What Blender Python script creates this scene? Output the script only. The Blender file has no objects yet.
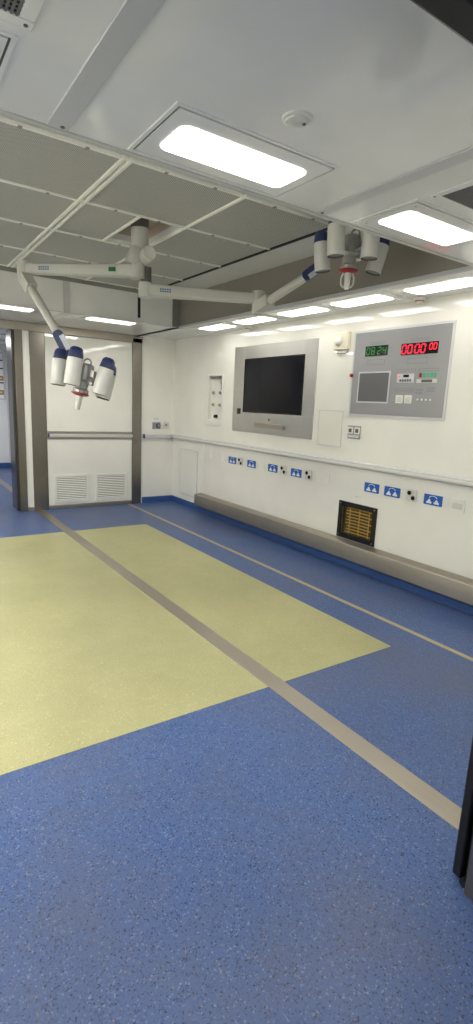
import bpy, bmesh, math, random
from mathutils import Vector, Matrix
random.seed(4)
scene = bpy.context.scene
COL = scene.collection
V = Vector
pi = math.pi

# ------------------------------------------------------------------ materials
def s2l(c):
    c = c / 255.0
    return c / 12.92 if c <= 0.04045 else ((c + 0.055) / 1.055) ** 2.4
def rgb(r, g, b):
    return (s2l(r), s2l(g), s2l(b), 1.0)

def mat(name, col, rough=0.5, metal=0.0, spec=0.5, coat=0.0):
    m = bpy.data.materials.new(name); m.use_nodes = True
    b = m.node_tree.nodes['Principled BSDF']
    b.inputs['Base Color'].default_value = col
    b.inputs['Roughness'].default_value = rough
    b.inputs['Metallic'].default_value = metal
    b.inputs['Specular IOR Level'].default_value = spec
    b.inputs['Coat Weight'].default_value = coat
    b.inputs['Coat Roughness'].default_value = 0.08
    return m
class NT:
    def __init__(s, m):
        s.t = m.node_tree; s.b = s.t.nodes['Principled BSDF']
    def n(s, kind, **kw):
        nd = s.t.nodes.new(kind)
        for k, v in kw.items(): setattr(nd, k, v)
        return nd
    def l(s, a, b): s.t.links.new(a, b)
    def pos(s):
        return s.n('ShaderNodeNewGeometry').outputs['Position']
    def noise(s, vec, scale, detail=3, rough=0.5):
        nd = s.n('ShaderNodeTexNoise'); s.l(vec, nd.inputs['Vector'])
        nd.inputs['Scale'].default_value = scale; nd.inputs['Detail'].default_value = detail
        nd.inputs['Roughness'].default_value = rough
        return nd.outputs['Fac']
    def ramp(s, fac, stops, interp='LINEAR'):
        nd = s.n('ShaderNodeValToRGB'); s.l(fac, nd.inputs['Fac'])
        cr = nd.color_ramp; cr.interpolation = interp
        while len(cr.elements) < len(stops): cr.elements.new(0.5)
        for e, (p, c) in zip(cr.elements, stops): e.position = p; e.color = c
        return nd.outputs['Color']
    def mix(s, fac, a, b, mode='MIX'):
        nd = s.n('ShaderNodeMix'); nd.data_type = 'RGBA'; nd.blend_type = mode
        for sock, v in ((nd.inputs['Factor'], fac), (nd.inputs['A'], a), (nd.inputs['B'], b)):
            pass
        fi = nd.inputs[0]; ai = nd.inputs[6]; bi = nd.inputs[7]
        for sock, v in ((fi, fac), (ai, a), (bi, b)):
            if hasattr(v, 'links') or hasattr(v, 'is_linked'): s.l(v, sock)
            else: sock.default_value = v
        return nd.outputs[2]
    def math(s, op, a, b=None):
        nd = s.n('ShaderNodeMath'); nd.operation = op
        for i, v in enumerate((a, b)):
            if v is None: continue
            if hasattr(v, 'is_linked'): s.l(v, nd.inputs[i])
            else: nd.inputs[i].default_value = v
        return nd.outputs[0]
    def bump(s, h, strength=0.1, dist=0.01):
        nd = s.n('ShaderNodeBump'); s.l(h, nd.inputs['Height'])
        nd.inputs['Strength'].default_value = strength; nd.inputs['Distance'].default_value = dist
        s.l(nd.outputs['Normal'], s.b.inputs['Normal'])

W1 = (1, 1, 1, 1); K0 = (0, 0, 0, 1)

def speckled(name, base, base2, dirt, specks, rough):
    """sheet vinyl: a mottled ground with irregular chips of other tones pressed into it; specks = (colour, scale, share, offset)"""
    m = mat(name, base, rough, 0, .2); t = NT(m)
    sh = t.n('ShaderNodeVectorMath'); sh.operation = 'ADD'; t.l(t.pos(), sh.inputs[0]); sh.inputs[1].default_value = (.31, .17, .137); p = sh.outputs[0]
    cloud = t.noise(p, 1.1, 4, 0.6)
    c = t.mix(t.ramp(cloud, [(0.35, K0), (0.68, W1)]), base, base2)
    fine = t.noise(p, 160, 3, 0.7)
    lo = tuple(q * .80 for q in base[:3]) + (1,)
    c = t.mix(t.ramp(fine, [(0.35, W1), (0.55, K0)]), c, lo)
    wn = t.n('ShaderNodeTexNoise'); t.l(p, wn.inputs['Vector']); wn.inputs['Scale'].default_value = 210; wn.inputs['Detail'].default_value = 1
    sc = t.n('ShaderNodeVectorMath'); sc.operation = 'SCALE'; t.l(wn.outputs['Color'], sc.inputs[0]); sc.inputs['Scale'].default_value = .009
    for (colr, scale, share, off) in specks:
        mp = t.n('ShaderNodeVectorMath'); mp.operation = 'ADD'; t.l(p, mp.inputs[0]); mp.inputs[1].default_value = (off, off * 1.7, 0)
        m2 = t.n('ShaderNodeVectorMath'); m2.operation = 'ADD'; t.l(mp.outputs[0], m2.inputs[0]); t.l(sc.outputs[0], m2.inputs[1])
        v = t.n('ShaderNodeTexVoronoi'); v.voronoi_dimensions = '2D'; v.inputs['Scale'].default_value = scale
        t.l(m2.outputs[0], v.inputs['Vector'])
        sep = t.n('ShaderNodeSeparateColor'); t.l(v.outputs['Color'], sep.inputs['Color'])
        pick = t.math('GREATER_THAN', sep.outputs[0], 1 - share)
        near = t.math('LESS_THAN', v.outputs['Distance'], t.math('MULTIPLY', sep.outputs[1], .52))
        amt = t.math('MULTIPLY', t.math('MULTIPLY', pick, near), t.math('ADD', t.math('MULTIPLY', sep.outputs[2], .5), .45))
        c = t.mix(amt, c, colr)
    soil = t.noise(p, .75, 5, .65)
    c = t.mix(t.ramp(soil, [(0.40, K0), (0.70, (.55, .55, .55, 1))]), c, dirt)
    t.l(c, t.b.inputs['Base Color'])
    t.l(t.ramp(cloud, [(0.3, (rough - .05,) * 3 + (1,)), (0.75, (rough + .08,) * 3 + (1,))]), t.b.inputs['Roughness'])
    return m

def painted(name, col, rough, wav=0.02, scale=3.0, spec=0.5):
    m = mat(name, col, rough, 0, spec); t = NT(m); p = t.pos()
    n = t.noise(p, scale, 2)
    d = tuple(c * 0.94 for c in col[:3]) + (1,)
    t.l(t.mix(t.ramp(n, [(0.35, K0), (0.7, W1)]), col, d), t.b.inputs['Base Color'])
    t.bump(n, wav, 0.05)
    return m

def brushed(name, col, rough, axis=2, aniso=60):
    """brushed stainless steel with fine streaks running along one axis"""
    m = mat(name, col, rough, 1.0); t = NT(m); p = t.pos()
    mp = t.n('ShaderNodeMapping'); t.l(p, mp.inputs['Vector'])
    sc = [90, 90, 90]; sc[axis] = .8
    mp.inputs['Scale'].default_value = sc
    n = t.noise(mp.outputs['Vector'], 1.0, 3)
    big = t.noise(p, 2.5, 3)
    d = tuple(c * 0.95 for c in col[:3]) + (1,)
    c = t.mix(t.ramp(n, [(0.3, K0), (0.7, W1)]), col, d)
    c = t.mix(t.math('MULTIPLY', big, 0.3), c, rgb(112, 104, 92))
    t.l(c, t.b.inputs['Base Color'])
    return m

def emit(name, col, strength):
    m = bpy.data.materials.new(name); m.use_nodes = True
    b = m.node_tree.nodes['Principled BSDF']
    b.inputs['Base Color'].default_value = col; b.inputs['Roughness'].default_value = 0.4
    b.inputs['Emission Color'].default_value = col
    b.inputs['Emission Strength'].default_value = strength
    return m

def perforated(name, base, hole, pitch):
    m = mat(name, base, 0.55); t = NT(m); p = t.pos()
    sx = t.n('ShaderNodeSeparateXYZ'); t.l(p, sx.inputs[0])
    a = t.math('SINE', t.math('MULTIPLY', sx.outputs[0], 2 * pi / pitch))
    b = t.math('SINE', t.math('MULTIPLY', sx.outputs[1], 2 * pi / pitch))
    h = t.math('GREATER_THAN', t.math('MULTIPLY', a, b), 0.35)
    t.l(t.mix(h, base, hole), t.b.inputs['Base Color'])
    return m

BLUE = speckled('blue_vinyl', rgb(76, 101, 151), rgb(84, 105, 149), rgb(97, 95, 99),
                [(rgb(58, 82, 132), 150, 0.45, 0.3), (rgb(24, 32, 56), 150, 0.34, 3.1), (rgb(124, 142, 182), 150, 0.18, 7.7), (rgb(140, 128, 128), 135, 0.08, 5.3)], 0.36)
YELLOW = speckled('yellow_vinyl', rgb(180, 178, 133), rgb(168, 166, 123), rgb(142, 140, 106),
                  [(rgb(180, 180, 128), 135, 0.30, 1.3), (rgb(150, 150, 104), 110, 0.08, 2.1), (rgb(204, 201, 156), 140, 0.14, 9.7)], 0.34)
COVE = mat('blue_skirting', rgb(54, 86, 142), 0.35)
WALL = painted('white_wall_panel', rgb(235, 234, 226), 0.04, 0.002, 2.0, 0.85)
FARW = painted('pale_wall_panel', rgb(238, 238, 238), 0.25, 0.01, 2.0)
CEIL = painted('white_ceiling_panel', rgb(236, 236, 234), 0.07, 0.02, 3.5, 0.5)
LAMPW = mat('lamp_white', rgb(208, 208, 202), 0.28)
ARMW = mat('arm_white', rgb(190, 190, 182), 0.35)
WHITE = mat('white_plastic', rgb(226, 226, 218), 0.4)
PALE = mat('pale_grey_plastic', rgb(206, 206, 200), 0.4)
BONE = mat('ivory_plastic', rgb(226, 220, 198), 0.45)
NAVY = mat('navy_plastic', rgb(38, 50, 92), 0.35)
RED = mat('red_plastic', rgb(150, 26, 30), 0.4)
GREYM = mat('grey_metal', rgb(150, 150, 146), 0.4, 0.6)
DARKG = mat('dark_grey_plastic', rgb(96, 94, 90), 0.5)
STEEL = brushed('brushed_steel', rgb(152, 147, 139), 0.27, 2)
STEELX = brushed('brushed_steel_level', rgb(186, 179, 167), 0.38, 1)
COFFER = mat('coffer_grey_steel', rgb(150, 144, 137), 0.38, .45)
PLATE = brushed('silver_plate', rgb(206, 206, 202), 0.36, 1)
PLATE2 = mat('silver_grey_paint', rgb(158, 159, 161), 0.28, 0.45)
RUB = mat('black_rubber', rgb(20, 20, 21), 0.5)
DARKP = mat('dark_panel', rgb(84, 84, 87), 0.42, 0.3)
REVEAL = mat('dark_reveal_metal', rgb(78, 74, 70), 0.24, 0.6)
BLACK = mat('black_gloss', rgb(14, 14, 16), 0.14)
SCREEN = mat('screen_glass', rgb(22, 23, 30), 0.12, 0, .16)
LCD = mat('film_viewer_glass', rgb(104, 104, 107), 0.16, 0, .3)
SIGNB = mat('sign_blue', rgb(24, 92, 178), 0.4)
SIGNW = mat('sign_white', rgb(232, 236, 240), 0.4)
SLOT = mat('dark_slot', rgb(28, 28, 28), 0.8)
ALU = mat('anodised_aluminium', rgb(206, 207, 210), 0.32, 0.35)
CAPB = mat('blue_end_cap', rgb(52, 74, 136), 0.4)
BRASS = mat('brass', rgb(214, 182, 104), 0.35, 0.5)
GOLD = mat('gold_plate', rgb(176, 136, 62), 0.4, 0.3)
TANM = mat('tan_joint_metal', rgb(170, 158, 124), 0.45)
GROOVE = mat('groove_shadow_gap', rgb(84, 84, 83), 0.6)
SEAM = mat('seam_grey', rgb(196, 196, 194), 0.4)
GRILLE = mat('dark_grille', rgb(104, 104, 104), 0.5)
PERF = perforated('perforated_panel', rgb(186, 185, 180), rgb(114, 113, 110), 0.018)
BARW = mat('grid_bar_white', rgb(240, 239, 230), 0.4)
PITM = mat('raw_ceiling_void', rgb(196, 182, 168), 0.6)
HUBM = mat('hub_grey', rgb(158, 158, 155), 0.3, 0.5)
LAMPON = emit('lamp_diffuser', (1.0, 0.965, 0.90, 1), 1.3)
# what each kind of lamp gives: radiance of its tubes and their colour
MAIN = (12.0, (1.0, 0.965, 0.90)); ROW = (2.3, (1.0, 0.968, 0.91)); SIDE_FILL = (55.0, (1.0, 0.965, 0.90))  # the last serves fill lamps added out of frame
FAR = (60.0, (1.0, .99, .97)); REAR_FILL = (2.0, (1.0, .97, .92))  # the second serves a fill lamp added in the camera's room
LEDR = emit('led_red', rgb(235, 22, 50), 0.9)
LEDG = emit('led_green', rgb(38, 120, 50), 0.35)
LITG = emit('key_green', rgb(70, 150, 120), 0.15)
CAPM = mat('caption_grey', rgb(138, 140, 144), .5)
LABELM = mat('printed_label', rgb(188, 194, 200), 0.5)
INK = mat('blue_ink', rgb(72, 84, 116), 0.5)
LGREEN = mat('green_label', rgb(22, 106, 62), 0.5)

def glass(name, tint, refl=0.1):
    m = bpy.data.materials.new(name); m.use_nodes = True
    t = m.node_tree; t.nodes.clear()
    o = t.nodes.new('ShaderNodeOutputMaterial'); mx = t.nodes.new('ShaderNodeMixShader')
    tr = t.nodes.new('ShaderNodeBsdfTransparent'); gl = t.nodes.new('ShaderNodeBsdfGlossy')
    fr = t.nodes.new('ShaderNodeLayerWeight'); fr.inputs['Blend'].default_value = .18
    tr.inputs['Color'].default_value = tint; gl.inputs['Roughness'].default_value = 0.03
    t.links.new(fr.outputs[0], mx.inputs[0]); t.links.new(tr.outputs[0], mx.inputs[1]); t.links.new(gl.outputs[0], mx.inputs[2])
    t.links.new(mx.outputs[0], o.inputs['Surface'])
    return m
PANE = glass('window_glass', (0.97, 0.95, 0.88, 1))

# ------------------------------------------------------------------ mesh helpers
def BM(): return bmesh.new()
def box(bm, x0, x1, y0, y1, z0, z1, mi=0):
    vs = [bm.verts.new((x, y, z)) for z in (z0, z1) for y in (y0, y1) for x in (x0, x1)]
    fs = []
    for f in ((0, 2, 3, 1), (4, 5, 7, 6), (0, 1, 5, 4), (2, 6, 7, 3), (0, 4, 6, 2), (1, 3, 7, 5)):
        q = bm.faces.new([vs[i] for i in f]); q.material_index = mi; fs.append(q)
    return vs
def obox(bm, c, ax, ay, az, hx, hy, hz, mi=0):
    """box about c with half sizes along three given axes"""
    vs = []
    for k in (-1, 1):
        for j in (-1, 1):
            for i in (-1, 1):
                vs.append(bm.verts.new(V(c) + V(ax) * (i * hx) + V(ay) * (j * hy) + V(az) * (k * hz)))
    for f in ((0, 2, 3, 1), (4, 5, 7, 6), (0, 1, 5, 4), (2, 6, 7, 3), (0, 4, 6, 2), (1, 3, 7, 5)):
        bm.faces.new([vs[i] for i in f]).material_index = mi
def frame_of(d):
    d = V(d).normalized()
    a = V((0, 0, 1)) if abs(d.z) < 0.9 else V((1, 0, 0))
    u = d.cross(a).normalized(); w = d.cross(u).normalized()
    return d, u, w
def lathe(bm, prof, o, axis, seg=28, mis=None, cap0=True, cap1=True):
    """surface of revolution; prof = [(radius, distance along axis), ...]"""
    d, u, w = frame_of(axis); o = V(o)
    rings = []
    for (r, h) in prof:
        rings.append([bm.verts.new(o + d * h + (u * math.cos(2 * pi * k / seg) + w * math.sin(2 * pi * k / seg)) * r) for k in range(seg)])
    for i in range(len(rings) - 1):
        for k in range(seg):
            f = bm.faces.new((rings[i][k], rings[i][(k + 1) % seg], rings[i + 1][(k + 1) % seg], rings[i + 1][k]))
            f.material_index = mis[i] if mis else 0
    if cap0: bm.faces.new(rings[0]).material_index = mis[0] if mis else 0
    if cap1: bm.faces.new(rings[-1]).material_index = mis[-1] if mis else 0
def tube(bm, p0, p1, r, r1=None, seg=20, mi=0):
    p0 = V(p0); p1 = V(p1); L = (p1 - p0).length
    lathe(bm, [(r, 0), (r if r1 is None else r1, L)], p0, p1 - p0, seg, [mi])
def bend(bm, pts, r, seg=12, mi=0):
    """round tube through a list of points"""
    pts = [V(p) for p in pts]; rings = []
    up = None
    for i, p in enumerate(pts):
        d = (pts[min(i + 1, len(pts) - 1)] - pts[max(i - 1, 0)]).normalized()
        if up is None: up = frame_of(d)[1]
        u = (up - d * up.dot(d)).normalized(); w = d.cross(u); up = u
        rings.append([bm.verts.new(p + (u * math.cos(2 * pi * k / seg) + w * math.sin(2 * pi * k / seg)) * r) for k in range(seg)])
    for i in range(len(rings) - 1):
        for k in range(seg):
            bm.faces.new((rings[i][k], rings[i][(k + 1) % seg], rings[i + 1][(k + 1) % seg], rings[i + 1][k])).material_index = mi
    bm.faces.new(rings[0]).material_index = mi; bm.faces.new(rings[-1]).material_index = mi
def rrect(bm, c, u, v, n, w, h, r, d, mi=0, seg=6):
    """rounded rectangle w x h about c in plane (u, v), thickness d along n"""
    c, u, v, n = V(c), V(u), V(v), V(n); ring = []
    for (sx, sy, a0) in ((1, 1, 0), (-1, 1, pi / 2), (-1, -1, pi), (1, -1, 1.5 * pi)):
        for k in range(seg + 1):
            a = a0 + k / seg * pi / 2
            ring.append(c + u * (sx * (w / 2 - r) + r * math.cos(a)) + v * (sy * (h / 2 - r) + r * math.sin(a)))
    a = [bm.verts.new(p) for p in ring]; b = [bm.verts.new(p + n * d) for p in ring]
    bm.faces.new(a).material_index = mi; bm.faces.new(b).material_index = mi
    m = len(a)
    for k in range(m): bm.faces.new((a[k], a[(k + 1) % m], b[(k + 1) % m], b[k])).material_index = mi
def ring_boxes(bm, x0, x1, y0, y1, z0, z1, b, axis, mi=0):
    """rectangular frame of bar width b lying across the given axis"""
    if axis == 'x':
        box(bm, x0, x1, y0, y1, z0, z0 + b, mi); box(bm, x0, x1, y0, y1, z1 - b, z1, mi)
        box(bm, x0, x1, y0, y0 + b, z0 + b, z1 - b, mi); box(bm, x0, x1, y1 - b, y1, z0 + b, z1 - b, mi)
    elif axis == 'y':
        box(bm, x0, x1, y0, y1, z0, z0 + b, mi); box(bm, x0, x1, y0, y1, z1 - b, z1, mi)
        box(bm, x0, x0 + b, y0, y1, z0 + b, z1 - b, mi); box(bm, x1 - b, x1, y0, y1, z0 + b, z1 - b, mi)
    else:
        box(bm, x0, x1, y0, y0 + b, z0, z1, mi); box(bm, x0, x1, y1 - b, y1, z0, z1, mi)
        box(bm, x0, x0 + b, y0 + b, y1 - b, z0, z1, mi); box(bm, x1 - b, x1, y0 + b, y1 - b, z0, z1, mi)
def holed(bm, lo, hi, fixed, holes, axis, mi=0):
    """slab with rectangular holes. lo/hi: 2D corner in the slab's plane, fixed: its two depths"""
    A = sorted({lo[0], hi[0]} | {h[0] for h in holes} | {h[1] for h in holes})
    B = sorted({lo[1], hi[1]} | {h[2] for h in holes} | {h[3] for h in holes})
    for i in range(len(A) - 1):
        for j in range(len(B) - 1):
            ca, cb = (A[i] + A[i + 1]) / 2, (B[j] + B[j + 1]) / 2
            if any(h[0] < ca < h[1] and h[2] < cb < h[3] for h in holes): continue
            if axis == 'x': box(bm, fixed[0], fixed[1], A[i], A[i + 1], B[j], B[j + 1], mi)
            elif axis == 'y': box(bm, A[i], A[i + 1], fixed[0], fixed[1], B[j], B[j + 1], mi)
            else: box(bm, A[i], A[i + 1], B[j], B[j + 1], fixed[0], fixed[1], mi)

def world_loc(o):
    p = V((0, 0, 0))
    while o is not None: p = p + o.location; o = o.parent
    return p
def obj(name, bm, m, parent=None, bevel=0.0, origin=None):
    """link a bmesh built in world coordinates as one mesh object"""
    bmesh.ops.recalc_face_normals(bm, faces=bm.faces[:])
    if parent is not None: org = world_loc(parent)
    elif origin is not None: org = V(origin)
    else:
        xs = [v.co for v in bm.verts]
        org = V(((min(p.x for p in xs) + max(p.x for p in xs)) / 2, (min(p.y for p in xs) + max(p.y for p in xs)) / 2, min(p.z for p in xs)))
    bmesh.ops.translate(bm, verts=bm.verts[:], vec=-org)
    for e in bm.edges:
        if len(e.link_faces) == 2 and e.calc_face_angle(0) > 0.6: e.smooth = False
    for f in bm.faces: f.smooth = True
    me = bpy.data.meshes.new(name); bm.to_mesh(me); bm.free()
    for k in (m if isinstance(m, (list, tuple)) else [m]): me.materials.append(k)
    o = bpy.data.objects.new(name, me); COL.objects.link(o)
    if parent is not None: o.parent = parent
    else: o.location = org
    if bevel:
        md = o.modifiers.new('bevel', 'BEVEL'); md.width = bevel; md.segments = 2; md.limit_method = 'ANGLE'; md.angle_limit = 0.7
    return o
def tag(o, label, cat, group=None):
    o['label'] = label; o['category'] = cat
    if group: o['group'] = group
    return o
def thing(name, loc, label, cat, group=None):
    o = bpy.data.objects.new(name, None); COL.objects.link(o); o.location = loc; o.empty_display_size = 0.05
    return tag(o, label, cat, group)
def struct(o):
    o['kind'] = 'structure'; return o
def part_label(o, s):
    o['label'] = s; return o
def copy_thing(root, loc, label, group=None):
    r = root.copy(); COL.objects.link(r); r.location = loc; r['label'] = label
    if group: r['group'] = group
    for ch in list(root.children):
        c = ch.copy(); COL.objects.link(c); c.parent = r
        for g in list(ch.children):
            d = g.copy(); COL.objects.link(d); d.parent = c
    return r

# ------------------------------------------------------------------ the camera
CP = V((0, 0, 1.6))
A_, B_, C_ = -0.60267539, -0.20098545, 0.04531073
FPX = 521.690262
r0 = V((math.cos(A_), math.sin(A_), 0)); f0 = V((-math.sin(A_), math.cos(A_), 0)); u0 = V((0, 0, 1))
FW = f0 * math.cos(B_) + u0 * math.sin(B_); u2 = u0 * math.cos(B_) - f0 * math.sin(B_)
RT = r0 * math.cos(C_) + u2 * math.sin(C_); UP = u2 * math.cos(C_) - r0 * math.sin(C_)
cam_d = bpy.data.cameras.new('camera'); cam = bpy.data.objects.new('camera', cam_d); COL.objects.link(cam)
mw = Matrix.Identity(4)
for i in range(3):
    mw[i][0] = RT[i]; mw[i][1] = UP[i]; mw[i][2] = -FW[i]; mw[i][3] = CP[i]
cam.matrix_world = mw
cam_d.sensor_fit = 'VERTICAL'; cam_d.sensor_height = 24.0; cam_d.sensor_width = 24.0 * 473 / 1024
cam_d.lens = FPX / 1024 * 24.0; cam_d.clip_start = 0.02
scene.camera = cam

# ------------------------------------------------------------------ dimensions (metres)
XL, XR = -1.43, 3.95           # side walls
YN, YB = 0.85, 7.65            # near wall face, back wall face
ZC, ZH = 2.56, 2.94            # ceiling, raised bay of the ceiling
CX0, CX1, CY0, CY1 = -0.81, 3.33, 2.19, 6.35   # raised bay
YS, YE = -2.6, 12.6            # ends of the neighbouring rooms

# ------------------------------------------------------------------ floor
bm = BM(); box(bm, XL - .1, XR + .1, YS - .1, YE + .1, -0.1, 0)
floor = struct(obj('floor', bm, BLUE))
bm = BM(); box(bm, -0.33, 2.85, 2.16, 6.26, -0.01, 0.0015)
part_label(obj('yellow_inlay', bm, YELLOW, floor), 'rectangle of yellow vinyl let into the blue floor')
bm = BM(); box(bm, 1.77, 1.885, YS, YE - 1.0, -0.005, 0.004)
part_label(obj('steel_joint_strip', bm, STEELX, floor, 0.001), 'wide steel strip over the floor joint')
bm = BM(); box(bm, 3.160, 3.202, YN, YB, -0.005, 0.003)
part_label(obj('thin_joint_strip', bm, TANM, floor), 'thin tan joint line along the floor')

# ------------------------------------------------------------------ right wall
GB = (6.225, 6.575, 1.385, 1.995)      # recess of the gas outlet box (y0,y1,z0,z1)
IW = (3.375, 3.785, 0.335, 0.635)      # opening of the inspection window
bm = BM(); holed(bm, (YN, 0), (YB + .1, ZC), (XR, XR + 0.1), [GB, IW], 'x')
wall_right = struct(obj('wall_right', bm, WALL))
def cove(bm, path_pts, out, h=0.1, t=0.014):
    pass
bm = BM(); box(bm, XR - 0.012, XR, YN, YB, 0, 0.098); box(bm, XR - 0.03, XR - 0.012, YN, YB, 0, 0.012)
struct(obj('baseboard_right', bm, COVE, None, 0.004))
# hatch and seam below the handrail at the far end of the wall
t = thing('access_hatch', (XR, 7.115, .18), 'tall flush white hatch under the handrail beside the room corner', 'hatch')
bm = BM(); ring_boxes(bm, XR - 0.004, XR + .001, 6.83, 7.40, 0.18, 0.90, 0.012, 'x'); obj('frame', bm, SEAM, t)
bm = BM(); box(bm, XR - 0.007, XR + .001, 6.846, 7.384, 0.196, 0.884); obj('panel', bm, WHITE, t, .003)
bm = BM(); box(bm, XR - 0.006, XR, 6.655, 6.685, 0.1, 1.035)
struct(obj('trim_1', bm, FARW, None, 0.002))

# handrail along the right wall
t = thing('handrail', (XR, 4.2, 1.04), 'long pale grey handrail running along the right wall', 'handrail')
bm = BM()
sec = [(0, 1.102), (0.042, 1.102), (0.052, 1.094), (0.052, 1.052), (0.042, 1.042), (0, 1.042)]
y0, y1 = YN + .05, YB - 0.01
ra = [bm.verts.new((XR - a, y0, z)) for a, z in sec]; rb = [bm.verts.new((XR - a, y1, z)) for a, z in sec]
for k in range(6): bm.faces.new((ra[k], ra[(k + 1) % 6], rb[(k + 1) % 6], rb[k]))
bm.faces.new(ra); bm.faces.new(rb)
obj('rail', bm, ALU, t)
bm = BM(); box(bm, XR - 0.0555, XR - 0.0515, y0, y1, 1.064, 1.082)
part_label(obj('bumper_strip', bm, WHITE, t), 'white strip along the rail front')

# steel ledge at the foot of the right wall
t = thing('wall_bumper', (XR, 4.0, 0.11), 'brushed steel ledge along the foot of the right wall', 'bumper')
bm = BM()
sec = [(0.012, 0.292), (0.105, 0.278), (0.118, 0.27), (0.12, 0.262), (0.12, 0.118), (0.11, 0.106), (0.012, 0.106)]
ra = [bm.verts.new((XR - a, YN + .02, z)) for a, z in sec]; rb = [bm.verts.new((XR - a, 6.70, z)) for a, z in sec]
n = len(sec)
for k in range(n): bm.faces.new((ra[k], ra[(k + 1) % n], rb[(k + 1) % n], rb[k]))
bm.faces.new(ra); bm.faces.new(rb)
obj('ledge', bm, STEELX, t)
for y in (1.6, 2.9, 4.2, 5.5, 6.5):
    bm = BM(); box(bm, XR - 0.09, XR - 0.001, y - .03, y + .03, 0.10, 0.108); obj('bracket', bm, DARKG, t)

# helpers on the right wall: depth d out of the wall
def rw(bm, y0, y1, z0, z1, d0, d1, mi=0): box(bm, XR - d1, XR - d0, min(y0, y1), max(y0, y1), z0, z1, mi)

# wall monitor
t = thing('wall_monitor', (XR, 5.13, 1.27), 'dark screen in a wide silver frame on the right wall', 'monitor')
bm = BM(); holed(bm, (4.34, 1.27), (5.925, 2.342), (XR - 0.010, XR), [(4.53, 5.697, 1.52, 2.187)], 'x')
obj('frame', bm, PLATE, t, 0.003)
bm = BM(); rw(bm, 4.53, 5.697, 1.52, 2.187, 0.0, 0.004); obj('screen', bm, SCREEN, t)
bm = BM(); ring_boxes(bm, XR - 0.008, XR - 0.003, 4.53, 5.697, 1.52, 2.187, 0.014, 'x'); obj('bezel', bm, BLACK, t)
bm = BM(); rw(bm, 4.82, 5.39, 1.345, 1.392, 0.010, 0.035); rw(bm, 4.84, 5.37, 1.392, 1.398, 0.010, 0.041)
part_label(obj('pull_handle', bm, STEELX, t, 0.004), 'flat steel pull handle')
bm = BM(); rw(bm, 5.735, 5.815, 1.495, 1.568, 0.010, 0.015); rw(bm, 5.755, 5.795, 1.515, 1.55, 0.015, 0.02)
part_label(obj('switch', bm, BLACK, t, 0.006), 'small black square switch')
bm = BM(); lathe(bm, [(0.015, 0), (0.015, 0.006), (0.009, 0.008)], (XR - .010, 5.12, 1.447), (-1, 0, 0), 16)
obj('lock', bm, STEEL, t)

# gas outlet box in its recess
t = thing('gas_outlet_box', (XR, 6.4, 1.33), 'tall white recessed box of gas outlets left of the dark monitor', 'outlet box')
bm = BM()
y0, y1, z0, z1 = GB
ring_boxes(bm, XR - 0.005, XR + .001, y0 - .028, y1 + .028, z0 - .028, z1 + .028, 0.03, 'x')
box(bm, XR + 0.042, XR + 0.0598, y0, y1, z0, z1)
box(bm, XR + .002, XR + .042, y0, y0 + .004, z0, z1); box(bm, XR + .002, XR + .042, y1 - .004, y1, z0, z1)
box(bm, XR + .002, XR + .042, y0 + .004, y1 - .004, z0, z0 + .004); box(bm, XR + .002, XR + .042, y0 + .004, y1 - .004, z1 - .004, z1)
obj('housing', bm, WHITE, t, 0.002)
bm = BM(); box(bm, XR - 0.014, XR - 0.004, y0 - .02, y1 + .02, z0 - .07, z0 - .005); obj('lower_lip', bm, WHITE, t, 0.004)
def gas_valve(y, z, collar):
    bm = BM(); lathe(bm, [(0.027, 0), (0.027, 0.014), (0.019, 0.018), (0.019, 0.036), (0.014, 0.04)], (XR + .044, y, z), (-1, 0, 0), 20, [1, 1, 0, 0])
    return obj('gas_outlet', bm, [GREYM, collar], t)
for z, collar in ((1.765, PALE), (1.60, mat('cream_collar', rgb(216, 206, 150), .4))):
    gas_valve(6.485, z, collar); gas_valve(6.305, z, collar)
bm = BM(); lathe(bm, [(0.026, 0), (0.026, 0.02), (0.022, 0.045), (0.014, 0.05)], (XR + .044, 6.405, 1.438), (-1, 0, 0), 20)
part_label(obj('regulator_knob', bm, BLACK, t), 'black knob')
bm = BM(); bend(bm, [(XR + .024, 6.55, 1.965), (XR + .024, 6.32, 1.965), (XR + .024, 6.285, 1.955), (XR + .024, 6.275, 1.92), (XR + .024, 6.275, 1.80)], 0.013)
tube(bm, (XR + .024, 6.275, 1.885), (XR + .024, 6.275, 1.925), 0.022); tube(bm, (XR + .024, 6.30, 1.965), (XR + .024, 6.34, 1.965), 0.022)
obj('gas_pipe', bm, GREYM, t)

# motion detector
t = thing('motion_detector', (XR, 3.97, 2.17), 'ivory wall box with a round dome left of the silver control panel', 'detector')
bm = BM(); rw(bm, 3.87, 4.07, 2.195, 2.37, 0.0, 0.045); obj('housing', bm, BONE, t, 0.012)
bm = BM(); lathe(bm, [(0.052, 0), (0.052, 0.006), (0.044, 0.02), (0.028, 0.03), (0.008, 0.034)], (XR - .045, 3.995, 2.285), (-1, 0, 0), 24); obj('dome', bm, WHITE, t)
bm = BM(); rw(bm, 3.90, 4.03, 2.165, 2.195, 0.0, 0.03); obj('mount', bm, PALE, t, 0.006)

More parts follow.
